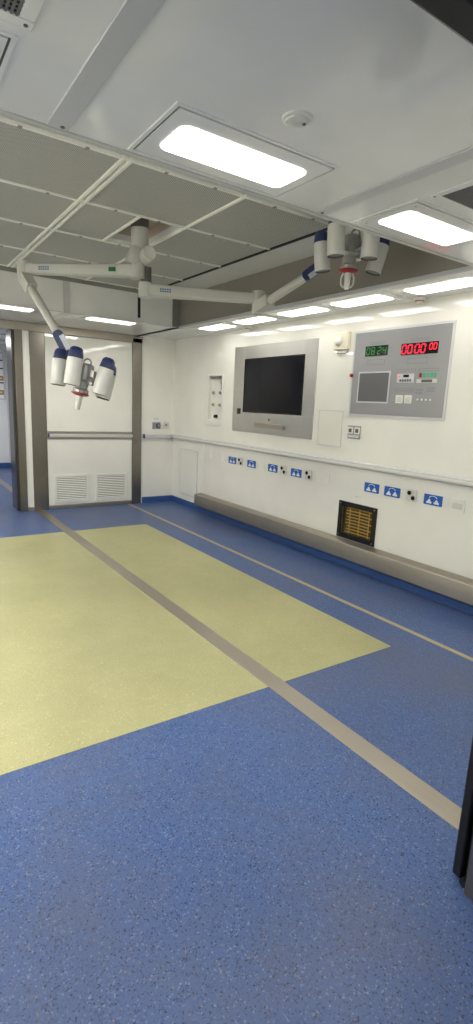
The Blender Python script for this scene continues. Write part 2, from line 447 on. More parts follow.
# flush service panel and the outlet plate beside it
t = thing('blank_cover', (XR, 4.066, 1.222), 'square flush white cover between monitor and control panel', 'cover panel')
bm = BM(); rw(bm, 3.887, 4.246, 1.222, 1.596, -0.001, 0.007); obj('cover', bm, mat('cover_white', rgb(222, 221, 212), .35), t, 0.003)
bm = BM(); ring_boxes(bm, XR - .0085, XR - .006, 3.887, 4.246, 1.222, 1.596, .008, 'x'); obj('edge', bm, SEAM, t)
t = thing('network_outlet', (XR, 3.72, 1.33), 'grey twin socket plate under the silver control panel', 'outlet')
bm = BM(); rw(bm, 3.636, 3.803, 1.326, 1.456, 0.0, 0.01); obj('plate', bm, PLATE2, t, 0.004)
for yy in (3.765, 3.675):
    bm = BM(); rw(bm, yy - .034, yy + .034, 1.375, 1.44, 0.01, 0.014, 0); rw(bm, yy - .02, yy + .02, 1.388, 1.425, 0.014, 0.016, 1)
    obj('socket', bm, [WHITE, DARKG], t)
bm = BM(); rw(bm, 3.65, 3.79, 1.338, 1.362, 0.01, 0.012); obj('caption_strip', bm, PALE, t)

# the control panel
t = thing('control_panel', (XR, 3.27, 1.567), 'silver control panel with red and green clock displays', 'control panel')
bm = BM(); rw(bm, 2.735, 3.80, 1.572, 2.342, 0.0, 0.010); obj('face_plate', bm, PLATE2, t, 0.003)
bm = BM(); ring_boxes(bm, XR - 0.008, XR, 2.715, 3.82, 1.552, 2.362, 0.022, 'x'); obj('border', bm, ALU, t, 0.002)
FD = 0.010
def seg7(bm, ytop, z, w, h, th, ch, d0, lean=0.1):
    """one seven segment digit; ytop = its left edge as seen (higher y), reading towards lower y"""
    on = {'0': 'abcdef', '2': 'abged', '4': 'fgbc', '8': 'abcdefg'}[ch]
    def bar(p0, p1):
        a, b = V(p0), V(p1)
        def P(q, dx): return V((XR - d0 - dx, ytop - (q[0] + q[1] * lean), z + q[1]))
        dv = (b - a).normalized(); nv = V((-dv.y, dv.x)); g = th * 0.28
        a2 = a + dv * g; b2 = b - dv * g
        pts = [a2, a2 + dv * th * .4 + nv * th * .5, b2 - dv * th * .4 + nv * th * .5, b2, b2 - dv * th * .4 - nv * th * .5, a2 + dv * th * .4 - nv * th * .5]
        f = [bm.verts.new(P(q, 0)) for q in pts]; k = [bm.verts.new(P(q, 0.0015)) for q in pts]
        bm.faces.new(f); bm.faces.new(k)
        for i in range(6): bm.faces.new((f[i], f[(i + 1) % 6], k[(i + 1) % 6], k[i]))
    m = h / 2
    S = dict(a=((0, h), (w, h)), b=((w, h), (w, m)), c=((w, m), (w, 0)), d=((0, 0), (w, 0)), e=((0, m), (0, 0)), f=((0, h), (0, m)), g=((0, m), (w, m)))
    for c in on: bar(V(S[c][0]), V(S[c][1]))
d = obj('clock_display', (lambda b: (rw(b, 3.385, 3.655, 2.118, 2.210, FD, FD + .004), b)[1])(BM()), BLACK, t)
for ch, yl in zip('0824', (3.640, 3.580, 3.505, 3.445)):
    bm = BM(); seg7(bm, yl, 2.133, 0.036, 0.062, 0.007, ch, FD + .004); part_label(obj('digit', bm, LEDG, d), 'green lit digit ' + ch)
d = obj('timer_display', (lambda b: (rw(b, 2.850, 3.232, 2.108, 2.206, FD, FD + .004), b)[1])(BM()), BLACK, t)
for yl in (3.222, 3.160, 3.085, 3.023):
    bm = BM(); seg7(bm, yl, 2.121, 0.042, 0.070, 0.009, '0', FD + .004); part_label(obj('digit', bm, LEDR, d), 'red lit digit 0')
for yl in (2.935, 2.894):
    bm = BM(); seg7(bm, yl, 2.142, 0.027, 0.05, 0.0065, '0', FD + .004); part_label(obj('digit', bm, LEDR, d), 'red lit digit 0')
d = obj('film_viewer', (lambda b: (ring_boxes(b, XR - FD - .005, XR - FD, 3.325, 3.715, 1.682, 1.975, 0.014, 'x'), b)[1])(BM()), ALU, t)
bm = BM(); rw(bm, 3.339, 3.701, 1.696, 1.961, FD, FD + .003); obj('viewer_glass', bm, LCD, d)
def caption(y0, y1, z0, z1, name='caption_plate', m=CAPM):
    bm = BM(); ring_boxes(bm, XR - FD - .002, XR - FD, y0, y1, z0, z1, 0.005, 'x', 1); rw(bm, y0 + .005, y1 - .005, z0 + .005, z1 - .005, FD, FD + .001, 0)
    return obj(name, bm, [PLATE2, m], t)
caption(3.42, 3.61, 2.225, 2.245); caption(2.95, 3.13, 2.222, 2.243)
caption(3.41, 3.62, 2.035, 2.085); caption(2.95, 3.16, 2.03, 2.08)
caption(3.05, 3.255, 1.965, 1.988); caption(2.82, 3.02, 1.962, 1.986); caption(3.06, 3.26, 1.795, 1.82)
# keypad of the air conditioning unit
d = obj('keypad', (lambda b: (rw(b, 3.06, 3.245, 1.868, 1.945, FD, FD + .006), b)[1])(BM()), ALU, t, 0.002)
bm = BM(); rw(bm, 3.115, 3.175, 1.915, 1.938, FD + .006, FD + .0075); obj('lcd', bm, BLACK, d)
bm = BM()
for k in range(5): rw(bm, 3.085 + k * .027, 3.105 + k * .027, 1.878, 1.898, FD + .006, FD + .009)
obj('keys', bm, DARKG, d, 0.001)
bm = BM(); lathe(bm, [(0.007, 0), (0.007, 0.003)], (XR - FD - .006, 3.222, 1.925), (-1, 0, 0), 12); part_label(obj('indicator', bm, LEDR, d), 'small red indicator')
for k in range(5):
    bm = BM(); rw(bm, 2.985 - k * .036, 3.01 - k * .036, 1.912, 1.948, FD, FD + .006)
    part_label(obj('status_key', bm, RED if k == 0 else LITG, t, 0.002), 'red lit key' if k == 0 else 'green lit key')
bm = BM(); rw(bm, 2.825, 3.03, 1.865, 1.897, FD, FD + .004, 0); rw(bm, 2.87, 2.98, 1.869, 1.893, FD + .004, FD + .005, 1)
obj('alarm_bar', bm, [PALE, DARKG], t)
for (a, b, c) in ((2.96, 3.03, 1.80), (2.96, 3.03, 1.772), (2.84, 2.915, 1.812), (2.84, 2.915, 1.79)): caption(a, b, c, c + .013, 'caption_plate')
for yy in (3.198, 3.10):
    d = obj('rocker_switch', (lambda b: (rw(b, yy - .04, yy + .04, 1.686, 1.758, FD, FD + .006), b)[1])(BM()), WHITE, t, 0.003)
    bm = BM(); rw(bm, yy - .024, yy + .024, 1.70, 1.745, FD + .006, FD + .011); obj('rocker', bm, PALE, d, 0.003)
for k in range(4):
    bm = BM(); lathe(bm, [(0.009, 0), (0.009, 0.004), (0.006, 0.006)], (XR - FD, 3.0 - k * .043, 1.722), (-1, 0, 0), 14); obj('push_button', bm, WHITE, t)
bm = BM(); lathe(bm, [(0.016, 0), (0.016, 0.02), (0.01, 0.026)], (XR - .008, 3.8095, 1.945), (-1, 0, 0), 18); part_label(obj('alarm_button', bm, RED, t), 'small red button on the panel edge')

# blue signs with a white symbol
def blue_sign(y, z, w, h, label):
    t = thing('blue_sign', (XR, y, z), label, 'sign', 'blue sign plates on the right wall')
    bm = BM(); rrect(bm, (XR - .0005, y, z), (0, 1, 0), (0, 0, 1), (-1, 0, 0), w, h, 0.008, 0.004); obj('plate', bm, SIGNB, t)
    bm = BM(); x = XR - .0045
    for s in (-1, 1):
        c = y + s * w * .2
        lathe(bm, [(0.0105, 0), (0.0105, 0.0012)], (x, c, z - h * .05), (-1, 0, 0), 14)
        box(bm, x - .0012, x, c - .026, c + .026, z - h * .36, z - h * .18)
        box(bm, x - .0012, x, c - .015, c + .015, z - h * .18, z - h * .06)
    for k in range(9):
        a0 = pi * (0.06 + .88 * k / 9); a1 = pi * (0.06 + .88 * (k + 1) / 9)
        p = [(math.cos(a) * r, math.sin(a) * r * .62) for a, r in ((a0, w * .23), (a1, w * .23), (a1, w * .19), (a0, w * .19))]
        f = [bm.verts.new((x - .0012, y + q[0], z + h * .12 + q[1])) for q in p]; g = [bm.verts.new((x, y + q[0], z + h * .12 + q[1])) for q in p]
        bm.faces.new(f); bm.faces.new(g)
        for i in range(4): bm.faces.new((f[i], f[(i + 1) % 4], g[(i + 1) % 4], g[i]))
    obj('symbol', bm, SIGNW, t)
    return t
sg = blue_sign(5.89, .870, .185, .092, 'blue symbol sign nearest the room corner, below the gas outlet box')
for y, lab in ((5.445, 'blue symbol sign between two wall sockets, second from the room corner'),
               (5.0, 'blue symbol sign below the middle of the monitor, third from the room corner'),
               (4.56, 'blue symbol sign below the near end of the monitor, fourth from the corner'),
               (3.425, 'blue symbol sign right above the black framed inspection window'),
               (3.175, 'blue symbol sign just past the near edge of the inspection window'),
               (2.73, 'blue symbol sign beyond the near socket, last one before the frame edge')):
    copy_thing(sg, (XR, y, .870), lab)

# socket plates with two round holes
def socket_plate(y, z, label):
    t = thing('wall_socket', (XR, y, z), label, 'socket', 'two hole wall sockets under the handrail')
    bm = BM(); rrect(bm, (XR - .0005, y, z), (0, 1, 0), (0, 0, 1), (-1, 0, 0), .112, .108, 0.01, 0.009); obj('plate', bm, PALE, t)
    for s in (-1, 1):
        bm = BM(); lathe(bm, [(0.02, 0), (0.02, 0.004), (0.0165, 0.0045), (0.0165, 0.001)], (XR - .0095, y - s * .022, z - s * .021), (-1, 0, 0), 18, [0, 0, 0]); obj('jack', bm, BLACK, t)
    return t
sk = socket_plate(5.70, .874, 'two hole socket below the far end of the monitor')
for y, lab in ((4.795, 'two hole socket between two blue signs below the monitor'),
               (4.35, 'two hole socket below the near corner of the monitor frame'),
               (2.955, 'two hole socket between the two blue signs nearest the frame edge')):
    copy_thing(sk, (XR, y, .874), lab)
def blank_plate(y, z, w, h, label):
    t = thing('blank_plate', (XR, y, z), label, 'cover plate', 'blank white plates under the handrail')
    bm = BM(); rrect(bm, (XR + .001, y, z), (0, 1, 0), (0, 0, 1), (-1, 0, 0), w, h, 0.01, 0.006); obj('plate', bm, WHITE, t)
    bm = BM(); rrect(bm, (XR - .005, y, z), (0, 1, 0), (0, 0, 1), (-1, 0, 0), w - .03, h - .03, 0.006, 0.002); obj('insert', bm, WHITE, t)
blank_plate(6.12, .868, .10, .10, 'small blank white plate left of the first blue sign')
blank_plate(6.43, .90, .12, .12, 'small blank white plate near the wall seam under the gas outlet box')
blank_plate(5.221, .865, .12, .10, 'small blank white plate between blue signs below the monitor')
blank_plate(4.116, .875, .20, .11, 'wide blank white plate right of the sockets below the square cover')
t = thing('small_tag', (XR, 3.59, .744), 'thin pale tag just above the black inspection window', 'label')
bm = BM(); rw(bm, 3.545, 3.635, .744, .762, -.001, 0.003); obj('plate', bm, PALE, t)
t = thing('data_outlet', (XR, 2.489, .862), 'white data outlet plate nearest the frame edge on the right wall', 'outlet')
bm = BM(); rrect(bm, (XR - .0005, 2.489, .862), (0, 1, 0), (0, 0, 1), (-1, 0, 0), .13, .12, 0.012, 0.009); obj('plate', bm, WHITE, t)
bm = BM(); rw(bm, 2.445, 2.533, .84, .885, .0095, .013); obj('shutter', bm, PALE, t, 0.003)

# inspection window
t = thing('inspection_window', (XR, 3.58, .285), 'black framed low inspection window resting on the steel ledge', 'window')
bm = BM(); ring_boxes(bm, XR - 0.014, XR + .001, 3.325, 3.835, .296, .682, 0.05, 'x'); obj('frame', bm, BLACK, t, 0.003)
bm = BM(); box(bm, XR - 0.004, XR, 3.376, 3.784, .347, .631); obj('pane', bm, PANE, t)
for yy in (3.352, 3.808):
    for zz in (.322, .657):
        bm = BM(); lathe(bm, [(0.008, 0), (0.008, 0.003), (0.004, 0.005)], (XR - .014, yy, zz), (-1, 0, 0), 12); obj('screw', bm, STEEL, t)
bm = BM(); y0, y1, z0, z1 = IW; e = .002
for b in ((XR + .040, XR + .06, y0, y1, z0, z1), (XR + .003, XR + .040, y0 + e, y0 + .004, z0 + e, z1 - e), (XR + .003, XR + .040, y1 - .004, y1 - e, z0 + e, z1 - e),
          (XR + .003, XR + .040, y0 + .004, y1 - .004, z0 + e, z0 + .004), (XR + .003, XR + .040, y0 + .004, y1 - .004, z1 - .004, z1 - e)): box(bm, *b)
obj('cavity', bm, mat('cavity_brown', rgb(84, 70, 44), 0.6), t)
bm = BM()
for k in range(9):
    zz = .36 + k * .032
    bend(bm, [(XR + .026, 3.755 - .01 * (k % 3), zz), (XR + .022, 3.60, zz + .004), (XR + .026, 3.41 + .03 * (k % 2), zz)], 0.0065, 8)
for yy in (3.45, 3.58, 3.71): box(bm, XR + .032, XR + .036, yy - .006, yy + .006, .345, .625)
obj('cooling_pipes', bm, BRASS, t)
bm = BM(); box(bm, XR + .006, XR + .014, 3.44, 3.72, .6312, .6335)  # glowing strip added so the brass inside the cavity is lit
part_label(obj('cavity_glow', bm, emit('cavity_glow_amber', (1.0, .82, .5, 1), 7.0), t), 'slim amber glow strip added to light the cavity')

# ------------------------------------------------------------------ back wall, door bay and far room
bm = BM(); box(bm, 3.32, XR, YB, YB + .4, 0, ZC); box(bm, 1.566, 3.32, YB + .02, YB + .4, 0, ZC)
box(bm, XL, -0.55, YB, YB + .4, 0, ZC); box(bm, -0.55, 1.566, YB + .02, YB + .4, 2.47, ZC)
wall_back = struct(obj('wall_back', bm, WALL))
bm = BM(); box(bm, 3.41, XR - .012, YB - .012, YB, 0, .098); box(bm, 3.41, XR - .03, YB - .03, YB - .012, 0, .012)
struct(obj('baseboard_back', bm, COVE, None, .004))
def trim(n, b, m=STEEL, bev=.004):
    bm = BM(); box(bm, *b); return struct(obj('trim_%d' % n, bm, m, None, bev))
trim(2, (1.755, 1.957, YB - .012, YB + .02, 0, 2.455))
trim(3, (3.236, 3.385, YB - .02, YB + .02, 0, 2.52))
trim(4, (1.566, 1.668, YB - .016, YB + .02, 0, 2.455))
trim(5, (-0.55, 3.40, YB - .02, YB + .02, 2.455, ZC), STEELX)
trim(6, (1.668, 3.236, YB - .01, YB + .02, 0, 0.055), STEELX)
bm = BM(); box(bm, 1.668, 1.755, YB - .002, YB + .02, .055, 2.455)
struct(obj('wall_infill', bm, WALL))
# door jamb of the opening on the left: dark rubber edges and a steel reveal
bm = BM(); box(bm, 1.532, 1.566, YB - .02, YB + .05, .02, 2.44)
struct(obj('trim_7', bm, mat('brown_black_rubber', rgb(50, 45, 40), .45), None, .006))
trim(8, (1.545, 1.566, YB + .05, YB + .40, 0.0, 2.47), REVEAL)
# the closed door with louvres and rail
bm = BM(); box(bm, 1.96, 3.234, YB - .004, YB + .02, .058, 2.452)
door = struct(obj('door_1', bm, WALL, None, .003))
def louvre(x0, x1, z0, z1):
    bm = BM(); y = YB - .004
    ring_boxes(bm, x0, x1, y - .014, y, z0, z1, .028, 'y')
    nsl = 13; step = (z1 - z0 - .056) / nsl
    for k in range(nsl):
        zc = z0 + .028 + step * (k + .5)
        obox(bm, (((x0 + x1) / 2), y - .006, zc), (1, 0, 0), V((0, -.5, -.86)).normalized(), V((0, .86, -.5)).normalized(), (x1 - x0) / 2 - .028, .0085, .0015)
    box(bm, x0 + .02, x1 - .02, y - .001, y, z0 + .02, z1 - .02, 1)
    return obj('louvre_vent', bm, [WHITE, GRILLE], door)
louvre(2.045, 2.54, .098, .50); louvre(2.65, 3.142, .098, .50)
bm = BM(); box(bm, 1.985, 3.232, YB - .04, YB - .016, 1.050, 1.094); box(bm, 2.02, 3.2, YB - .0161, YB - .004, 1.06, 1.085)
box(bm, 1.96, 3.236, YB - .0095, YB - .003, 1.015, 1.130, 1)
rail = obj('push_rail', bm, [ALU, STEELX], door, .006)
bm = BM(); box(bm, 1.966, 1.986, YB - .042, YB - .009, 1.047, 1.097); part_label(obj('end_cap', bm, CAPB, rail, .006), 'blue end cap')
# short handrail and switches on the strip of wall by the corner
t = thing('handrail', (3.66, YB, 1.03), 'short handrail with a blue end cap beside the steel door post', 'handrail')
bm = BM(); box(bm, 3.435, XR - .06, YB - .052, YB - .014, 1.036, 1.098); box(bm, 3.46, XR - .08, YB - .015, YB, 1.05, 1.085)
obj('rail', bm, ALU, t, .008)
bm = BM(); box(bm, 3.415, 3.436, YB - .054, YB, 1.034, 1.10); part_label(obj('end_cap', bm, CAPB, t, .006), 'blue end cap')
t = thing('light_switch', (3.645, YB, 1.235), 'grey switch plate with a blue dial beside the room corner', 'switch')
bm = BM(); box(bm, 3.575, 3.715, YB - .01, YB, 1.18, 1.288); obj('plate', bm, PLATE2, t, .004)
bm = BM(); lathe(bm, [(.036, 0), (.036, .012), (.026, .016), (.026, .008), (.012, .008), (.012, .016)], (3.674, YB - .01, 1.234), (0, -1, 0), 22, [0, 0, 1, 1, 1]); part_label(obj('dial', bm, [NAVY, PLATE2], t), 'dark blue dial')
t = thing('wall_socket', (3.815, YB, 1.245), 'pale square socket with one dark hole beside the room corner', 'socket')
bm = BM(); box(bm, 3.765, 3.865, YB - .009, YB, 1.192, 1.296); obj('plate', bm, PALE, t, .004)
bm = BM(); lathe(bm, [(.016, 0), (.016, .004)], (3.812, YB - .009, 1.245), (0, -1, 0), 16); box(bm, 3.79, 3.835, YB - .0115, YB - .009, 1.242, 1.249); obj('jack', bm, DARKG, t)
bm = BM(); box(bm, 3.60, 3.685, YB - .003, YB, 1.325, 1.347); tag(obj('small_tag', bm, LABELM), 'tiny lilac tag above the switch with the blue dial', 'label')

# far room beyond the opening
bm = BM(); box(bm, XL, 2.75, YE, YE + .1, 0, ZC); struct(obj('wall_far', bm, FARW))
bm = BM(); box(bm, 2.65, 2.75, YB + .4, YE, 0, ZC); struct(obj('wall_far_right', bm, FARW))
bm = BM(); box(bm, XL, 2.65, YE - .014, YE, 0, .11); box(bm, 2.636, 2.65, YB + .4, YE - .014, 0, .11); struct(obj('baseboard_far', bm, COVE, None, .004))
w1 = struct(obj('window_1', (lambda b: (ring_boxes(b, 1.0, 2.36, YE - .03, YE + .001, 1.50, 2.50, .03, 'y'), b)[1])(BM()), PALE))
bm = BM(); box(bm, 1.03, 2.33, YE - .008, YE + .0005, 1.53, 2.47); obj('pane', bm, mat('frosted_pane', rgb(244, 245, 248), .15), w1)
for z in (1.86, 2.16, 2.33):
    bm = BM(); box(bm, 1.03, 2.33, YE - .022, YE - .0075, z - .012, z + .012); obj('glazing_bar', bm, SLOT, w1)
bm = BM(); box(bm, 2.395, 2.425, YE - .04, YE, .11, 2.5); struct(obj('trim_9', bm, PALE))

# ------------------------------------------------------------------ near wall and the frame the camera looks through
bm = BM(); box(bm, 1.62, XR + .1, .45, YN - .012, 0, ZC); box(bm, XL, -1.0, .45, YN, 0, ZC); box(bm, -1.0, 1.60, .52, YN - .02, 2.52, ZC)
struct(obj('wall_near', bm, WALL))
d2 = struct(obj('door_2', (lambda b: (box(b, 1.530, 1.62, .47, .757, .004, 2.47), b)[1])(BM()), DARKP, None, .004))
bm = BM(); box(bm, 1.562, 1.62, .790, .826, .012, 2.40); box(bm, 1.580, 1.60, .752, .792, .03, 2.40)
part_label(obj('rubber_seal', bm, RUB, d2, .008), 'black rubber edge of the near door frame')
bm = BM()
lathe(bm, [(.016, -.010), (.016, .012)], (1.562, .773, .0185), (1, 0, 0), 18)
part_label(obj('roller', bm, RUB, d2), 'small roller at the foot of the frame')
for zz in (.12, .75, 1.4, 2.05):
    bm = BM(); lathe(bm, [(.006, 0), (.006, .003)], (1.530, .725, zz), (-1, 0, 0), 10); obj('screw', bm, STEEL, d2)
bm = BM(); box(bm, -1.0, 1.60, .775, .855, 2.415, 2.50); box(bm, -1.0, 1.60, .735, .776, 2.43, 2.50)
part_label(obj('header_seal', bm, RUB, d2, .01), 'black rubber lintel of the near door frame')
bm = BM(); box(bm, -1.0, 1.60, .50, .735, 2.455, 2.53); obj('header', bm, STEELX, d2)
bm = BM(); box(bm, -1.0, -.96, .47, .84, 0, 2.42); obj('jamb', bm, DARKP, d2)
# the neighbouring room round the camera and the left side
bm = BM(); box(bm, XL - .1, XL, YS, YE + .1, 0, ZC); struct(obj('wall_left', bm, WALL))
bm = BM(); box(bm, XL, -.9, YS - .1, YS, 0, ZC); box(bm, 2.9, XR + .1, YS - .1, YS, 0, ZC); box(bm, -.9, 2.9, YS - .1, YS, 2.3, ZC); struct(obj('wall_behind', bm, WALL))  # unseen wall; doorway opening added so sky light fills the room
bm = BM(); box(bm, XR, XR + .1, YS, YN, 0, ZC); struct(obj('wall_side', bm, WALL))

# ------------------------------------------------------------------ ceiling
PIT = (1.71, 2.075, 3.905, 4.60)
bm = BM()
box(bm, XL - .1, CX1, YS - .1, CY0, ZC, ZC + .06); box(bm, XL - .1, CX1, CY1, YE + .1, ZC, ZC + .06)
box(bm, XL - .1, CX0, CY0, CY1, ZC, ZC + .06); box(bm, CX1, XR + .1, YS - .1, YB + .4, ZC, ZC + .06)
holed(bm, (CX0 - .05, CY0 - .05), (CX1 + .05, CY1 + .05), (ZH, ZH + .05), [PIT], 'z')
box(bm, CX0 - .05, CX1 + .02, CY1, CY1 + .05, ZC + .06, ZH)      # far side of the raised bay
box(bm, CX0 - .05, CX1 + .02, CY0 - .05, CY0, ZC + .06, ZH)
box(bm, CX0 - .05, CX0, CY0, CY1, ZC + .06, ZH)
ceiling = struct(obj('ceiling', bm, CEIL))
bm = BM(); box(bm, CX1 - .003, CX1 + .04, CY0, CY1, ZC + .015, ZH)
part_label(obj('coffer_side', bm, COFFER, ceiling), 'dark steel side of the raised ceiling bay')
bm = BM(); box(bm, CX0, CX1, CY1 - .012, CY1, ZH - .045, ZH); box(bm, 2.755, 2.785, CY1 - .01, CY1, ZC + .05, ZH - .045, 1)
box(bm, CX1 - .10, CX1 - .003, CY1 - .014, CY1 - .001, ZC, ZH - .045, 0)
box(bm, 1.85, 1.92, CY1 - .008, CY1, ZC, ZH - .045, 2)
obj('coffer_moulding', bm, [GREYM, SLOT, SEAM], ceiling)
# void above the missing half panel
bm = BM(); x0, x1, y0, y1 = PIT
box(bm, x0 - .02, x1 + .02, y0 - .02, y1 + .02, ZH + .13, ZH + .15)
for b in ((x0 - .02, x0, y0, y1), (x1, x1 + .02, y0, y1), (x0 - .02, x1 + .02, y0 - .02, y0), (x0 - .02, x1 + .02, y1, y1 + .02)): box(bm, *b, ZH + .05, ZH + .13)
obj('ceiling_void', bm, PITM, ceiling)
# perforated panels and their white grid
GX = [-0.36, 0.455, 1.27, 2.075, 2.895]; GY = [3.085, 3.885, 4.67, 5.455, 6.235]
bm = BM()
for i in range(4):
    for j in range(4):
        x0, x1, y0, y1 = GX[i] + .012, GX[i + 1] - .012, GY[j] + .012, GY[j + 1] - .012
        if i == 2 and j == 1:
            box(bm, x0, PIT[0] - .015, y0, y1, ZH - .010, ZH); continue
        box(bm, x0, x1, y0, y1, ZH - .010, ZH)
obj('perforated_panel', bm, PERF, ceiling)
bm = BM()
def gbar_x(x, w, y0=GY[0] - .02, y1=GY[-1] + .02): box(bm, x - w / 2, x + w / 2, y0, y1, ZH - .022, ZH - .001)
def gbar_y(y, w, x0=GX[0] - .02, x1=GX[-1] - .004): box(bm, x0, x1, y - w / 2, y + w / 2, ZH - .020, ZH - .001)
for x in (GX[0], GX[1], GX[3]): gbar_x(x, .024)
gbar_x(GX[2] - .022, .022); gbar_x(GX[2] + .022, .022)
for y in GY: gbar_y(y, .022)
gbar_x(PIT[0] - .008, .02, GY[1], GY[2])
obj('grid_bar', bm, BARW, ceiling, .003)
bm = BM()
for y in GY:
    for i in range(4):
        for f in (.3, .72):
            x = GX[i] + (GX[i + 1] - GX[i]) * f
            box(bm, x - .010, x + .010, y - .012, y + .012, ZH - .024, ZH - .019)
obj('grid_clip', bm, GREYM, ceiling)
bm = BM(); box(bm, GX[-1] - .002, GX[-1] + .028, CY0, GY[-1] + .05, ZH - .014, ZH)
obj('shadow_gap', bm, [SLOT], ceiling)
# joint covers across the flat ceiling
for x0, x1 in ((.578, .656), (1.862, 1.940)):
    bm = BM()
    for ya, yb in ((YN, CY0 - .035), (CY1 + .035, YB - .02)):
        box(bm, x0, x1, ya, yb, ZC - .006, ZC + .001)
    obj('joint_cover', bm, [mat('joint_cover_grey', rgb(196, 197, 198), .3)], ceiling, .003)
bm = BM(); box(bm, CX0, CX1, CY0 - .03, CY0 - .002, ZC - .007, ZC + .001); box(bm, CX0, CX1, CY1 + .002, CY1 + .03, ZC - .007, ZC + .001)
obj('bay_edging', bm, mat('edging_grey', rgb(196, 196, 190), .4), ceiling, .003)
for x in (.63, 1.9, 3.25):
    bm = BM(); lathe(bm, [(.008, 0), (.008, .003)], (x, CY0 - .06, ZC - .006), (0, 0, -1), 12); obj('screw', bm, DARKG, ceiling)
# edge of the side bay's lower ceiling
bm = BM(); box(bm, CX1 - .012, CX1 + .055, YN, YB, ZC - .018, ZC + .016)
struct(obj('trim_10', bm, ALU, None, .005))
bm = BM(); box(bm, CX1 - .03, CX1 - .010, CY1, YB - .03, ZC - .012, ZC + .002)
struct(obj('trim_11', bm, SLOT))

# ------------------------------------------------------------------ lamps in the ceiling
def ceiling_light(x, y, w, h, fw, fh, label, group, along='x', screws=True, glow=MAIN):
    t = thing('ceiling_light', (x, y, ZC), label, 'ceiling light', group)
    u, v = ((1, 0, 0), (0, 1, 0)) if along == 'x' else ((0, 1, 0), (1, 0, 0))
    bm = BM(); a, b = (fw, fh) if along == 'x' else (fh, fw)
    ring_boxes(bm, x - a / 2, x + a / 2, y - b / 2, y + b / 2, ZC - .005, ZC + .001, .014, 'z', 0)
    ring_boxes(bm, x - a / 2 + .014, x + a / 2 - .014, y - b / 2 + .014, y + b / 2 - .014, ZC - .0015, ZC + .001, .008, 'z', 1)
    box(bm, x - a / 2 + .022, x + a / 2 - .022, y - b / 2 + .022, y + b / 2 - .022, ZC - .006, ZC + .001, 0)
    obj('frame', bm, [CEIL, GROOVE], t)
    bm = BM(); rrect(bm, (x, y, ZC - .0065), u, v, (0, 0, -1), w, h, .04, .004); obj('diffuser', bm, LAMPON, t)
    ld = bpy.data.lights.new('lamp_tubes', 'AREA'); ld.shape = 'RECTANGLE'
    ld.size, ld.size_y = (w - .035, h - .035) if along == 'x' else (h - .035, w - .035)
    ld.energy = glow[0] * pi * ld.size * ld.size_y; ld.color = glow[1]
    lo = bpy.data.objects.new('lamp_tubes', ld); COL.objects.link(lo); lo.parent = t; lo.location = (0, 0, -.0125)
    if screws:
        for sx in (-1, 1):
            for sy in (-1, 1):
                bm = BM(); lathe(bm, [(.005, 0), (.005, .002)], (x + sx * (a / 2 - .06), y + sy * (b / 2 - .055), ZC - .006), (0, 0, -1), 10); obj('screw', bm, GREYM, t)
    return t
g = 'recessed lamps across the main ceiling'
L = ceiling_light(1.253, 1.935, .585, .215, .74, .415, 'large lit ceiling lamp at the centre of the near ceiling, beside the smoke detector', g, 'x', False)
ceiling_light(2.48, 1.935, .585, .215, .74, .415, 'lit ceiling lamp next to the dark ceiling grille on the right', g)
copy_thing(L, (.025, 1.935, ZC), 'ceiling lamp whose frame corner shows at the top left edge')
copy_thing(L, (1.253, 6.53, ZC), 'thin looking lit lamp above the doorway at the left edge')
copy_thing(L, (2.48, 6.53, ZC), 'thin looking lit lamp above the closed louvred door')
copy_thing(L, (.025, 6.53, ZC), 'far ceiling lamp beyond the left edge of the frame')
g = 'row of lamps over the right wall'
P = ceiling_light(3.625, 2.645, .585, .225, .76, .40, 'row lamp over the right wall nearest the frame edge', g, 'y', False, ROW)
for y, lab in ((3.475, 'row lamp above the silver control panel'), (4.26, 'row lamp above the near end of the monitor'),
               (5.09, 'row lamp above the far end of the monitor'), (5.89, 'last row lamp towards the room corner, above the gas outlet box')):
    copy_thing(P, (3.625, y, ZC), lab)
for y in (2.0, 3.6, 5.2):  # unseen fixtures added for fill, far stronger than the right row
    ceiling_light(-1.12, y, .585, .225, .76, .40, 'fill lamp added over the left wall, out of frame', 'added fill lamps over the left wall', 'y', False, SIDE_FILL)
F = ceiling_light(1.0, 10.4, .585, .215, .74, .415, 'lamp on the ceiling of the room beyond the doorway', 'lamps in the next rooms', 'x', False, FAR)
ceiling_light(1.2, -0.9, .585, .215, .74, .415, 'fill lamp added out of view on the ceiling behind the near door frame', 'lamps in the next rooms', 'x', False, REAR_FILL)  # added out of view to lift the foreground floor and ceiling

# ceiling grilles
def ceiling_grille(x0, x1, y0, y1, label):
    t = thing('ceiling_grille', ((x0 + x1) / 2, (y0 + y1) / 2, ZC), label, 'grille', 'grilles in the near ceiling')
    bm = BM(); ring_boxes(bm, x0 - .04, x1 + .04, y0 - .04, y1 + .04, ZC - .006, ZC + .001, .042, 'z'); obj('frame', bm, CEIL, t, .004)
    bm = BM(); box(bm, x0, x1, y0, y1, ZC - .003, ZC + .001); obj('core', bm, SLOT, t)
    bm = BM(); n = 44
    for k in range(n):
        x = x0 + (x1 - x0) * (k + .5) / n
        box(bm, x - .0032, x + .0032, y0, y1, ZC - .0055, ZC - .0025)
    for k in range(26):
        y = y0 + (y1 - y0) * (k + .5) / 26
        box(bm, x0, x1, y - .0025, y + .0025, ZC - .005, ZC - .003)
    obj('fins', bm, GRILLE, t)
    for sx in (x0 - .02, x1 + .02):
        for sy in (y0 - .02, y1 + .02):
            bm = BM(); lathe(bm, [(.006, 0), (.006, .002)], (sx, sy, ZC - .006), (0, 0, -1), 10); obj('screw', bm, DARKG, t)
    return t
ceiling_grille(2.155, 2.75, 1.18, 1.635, 'dark ceiling grille on the right, next to a lit lamp')
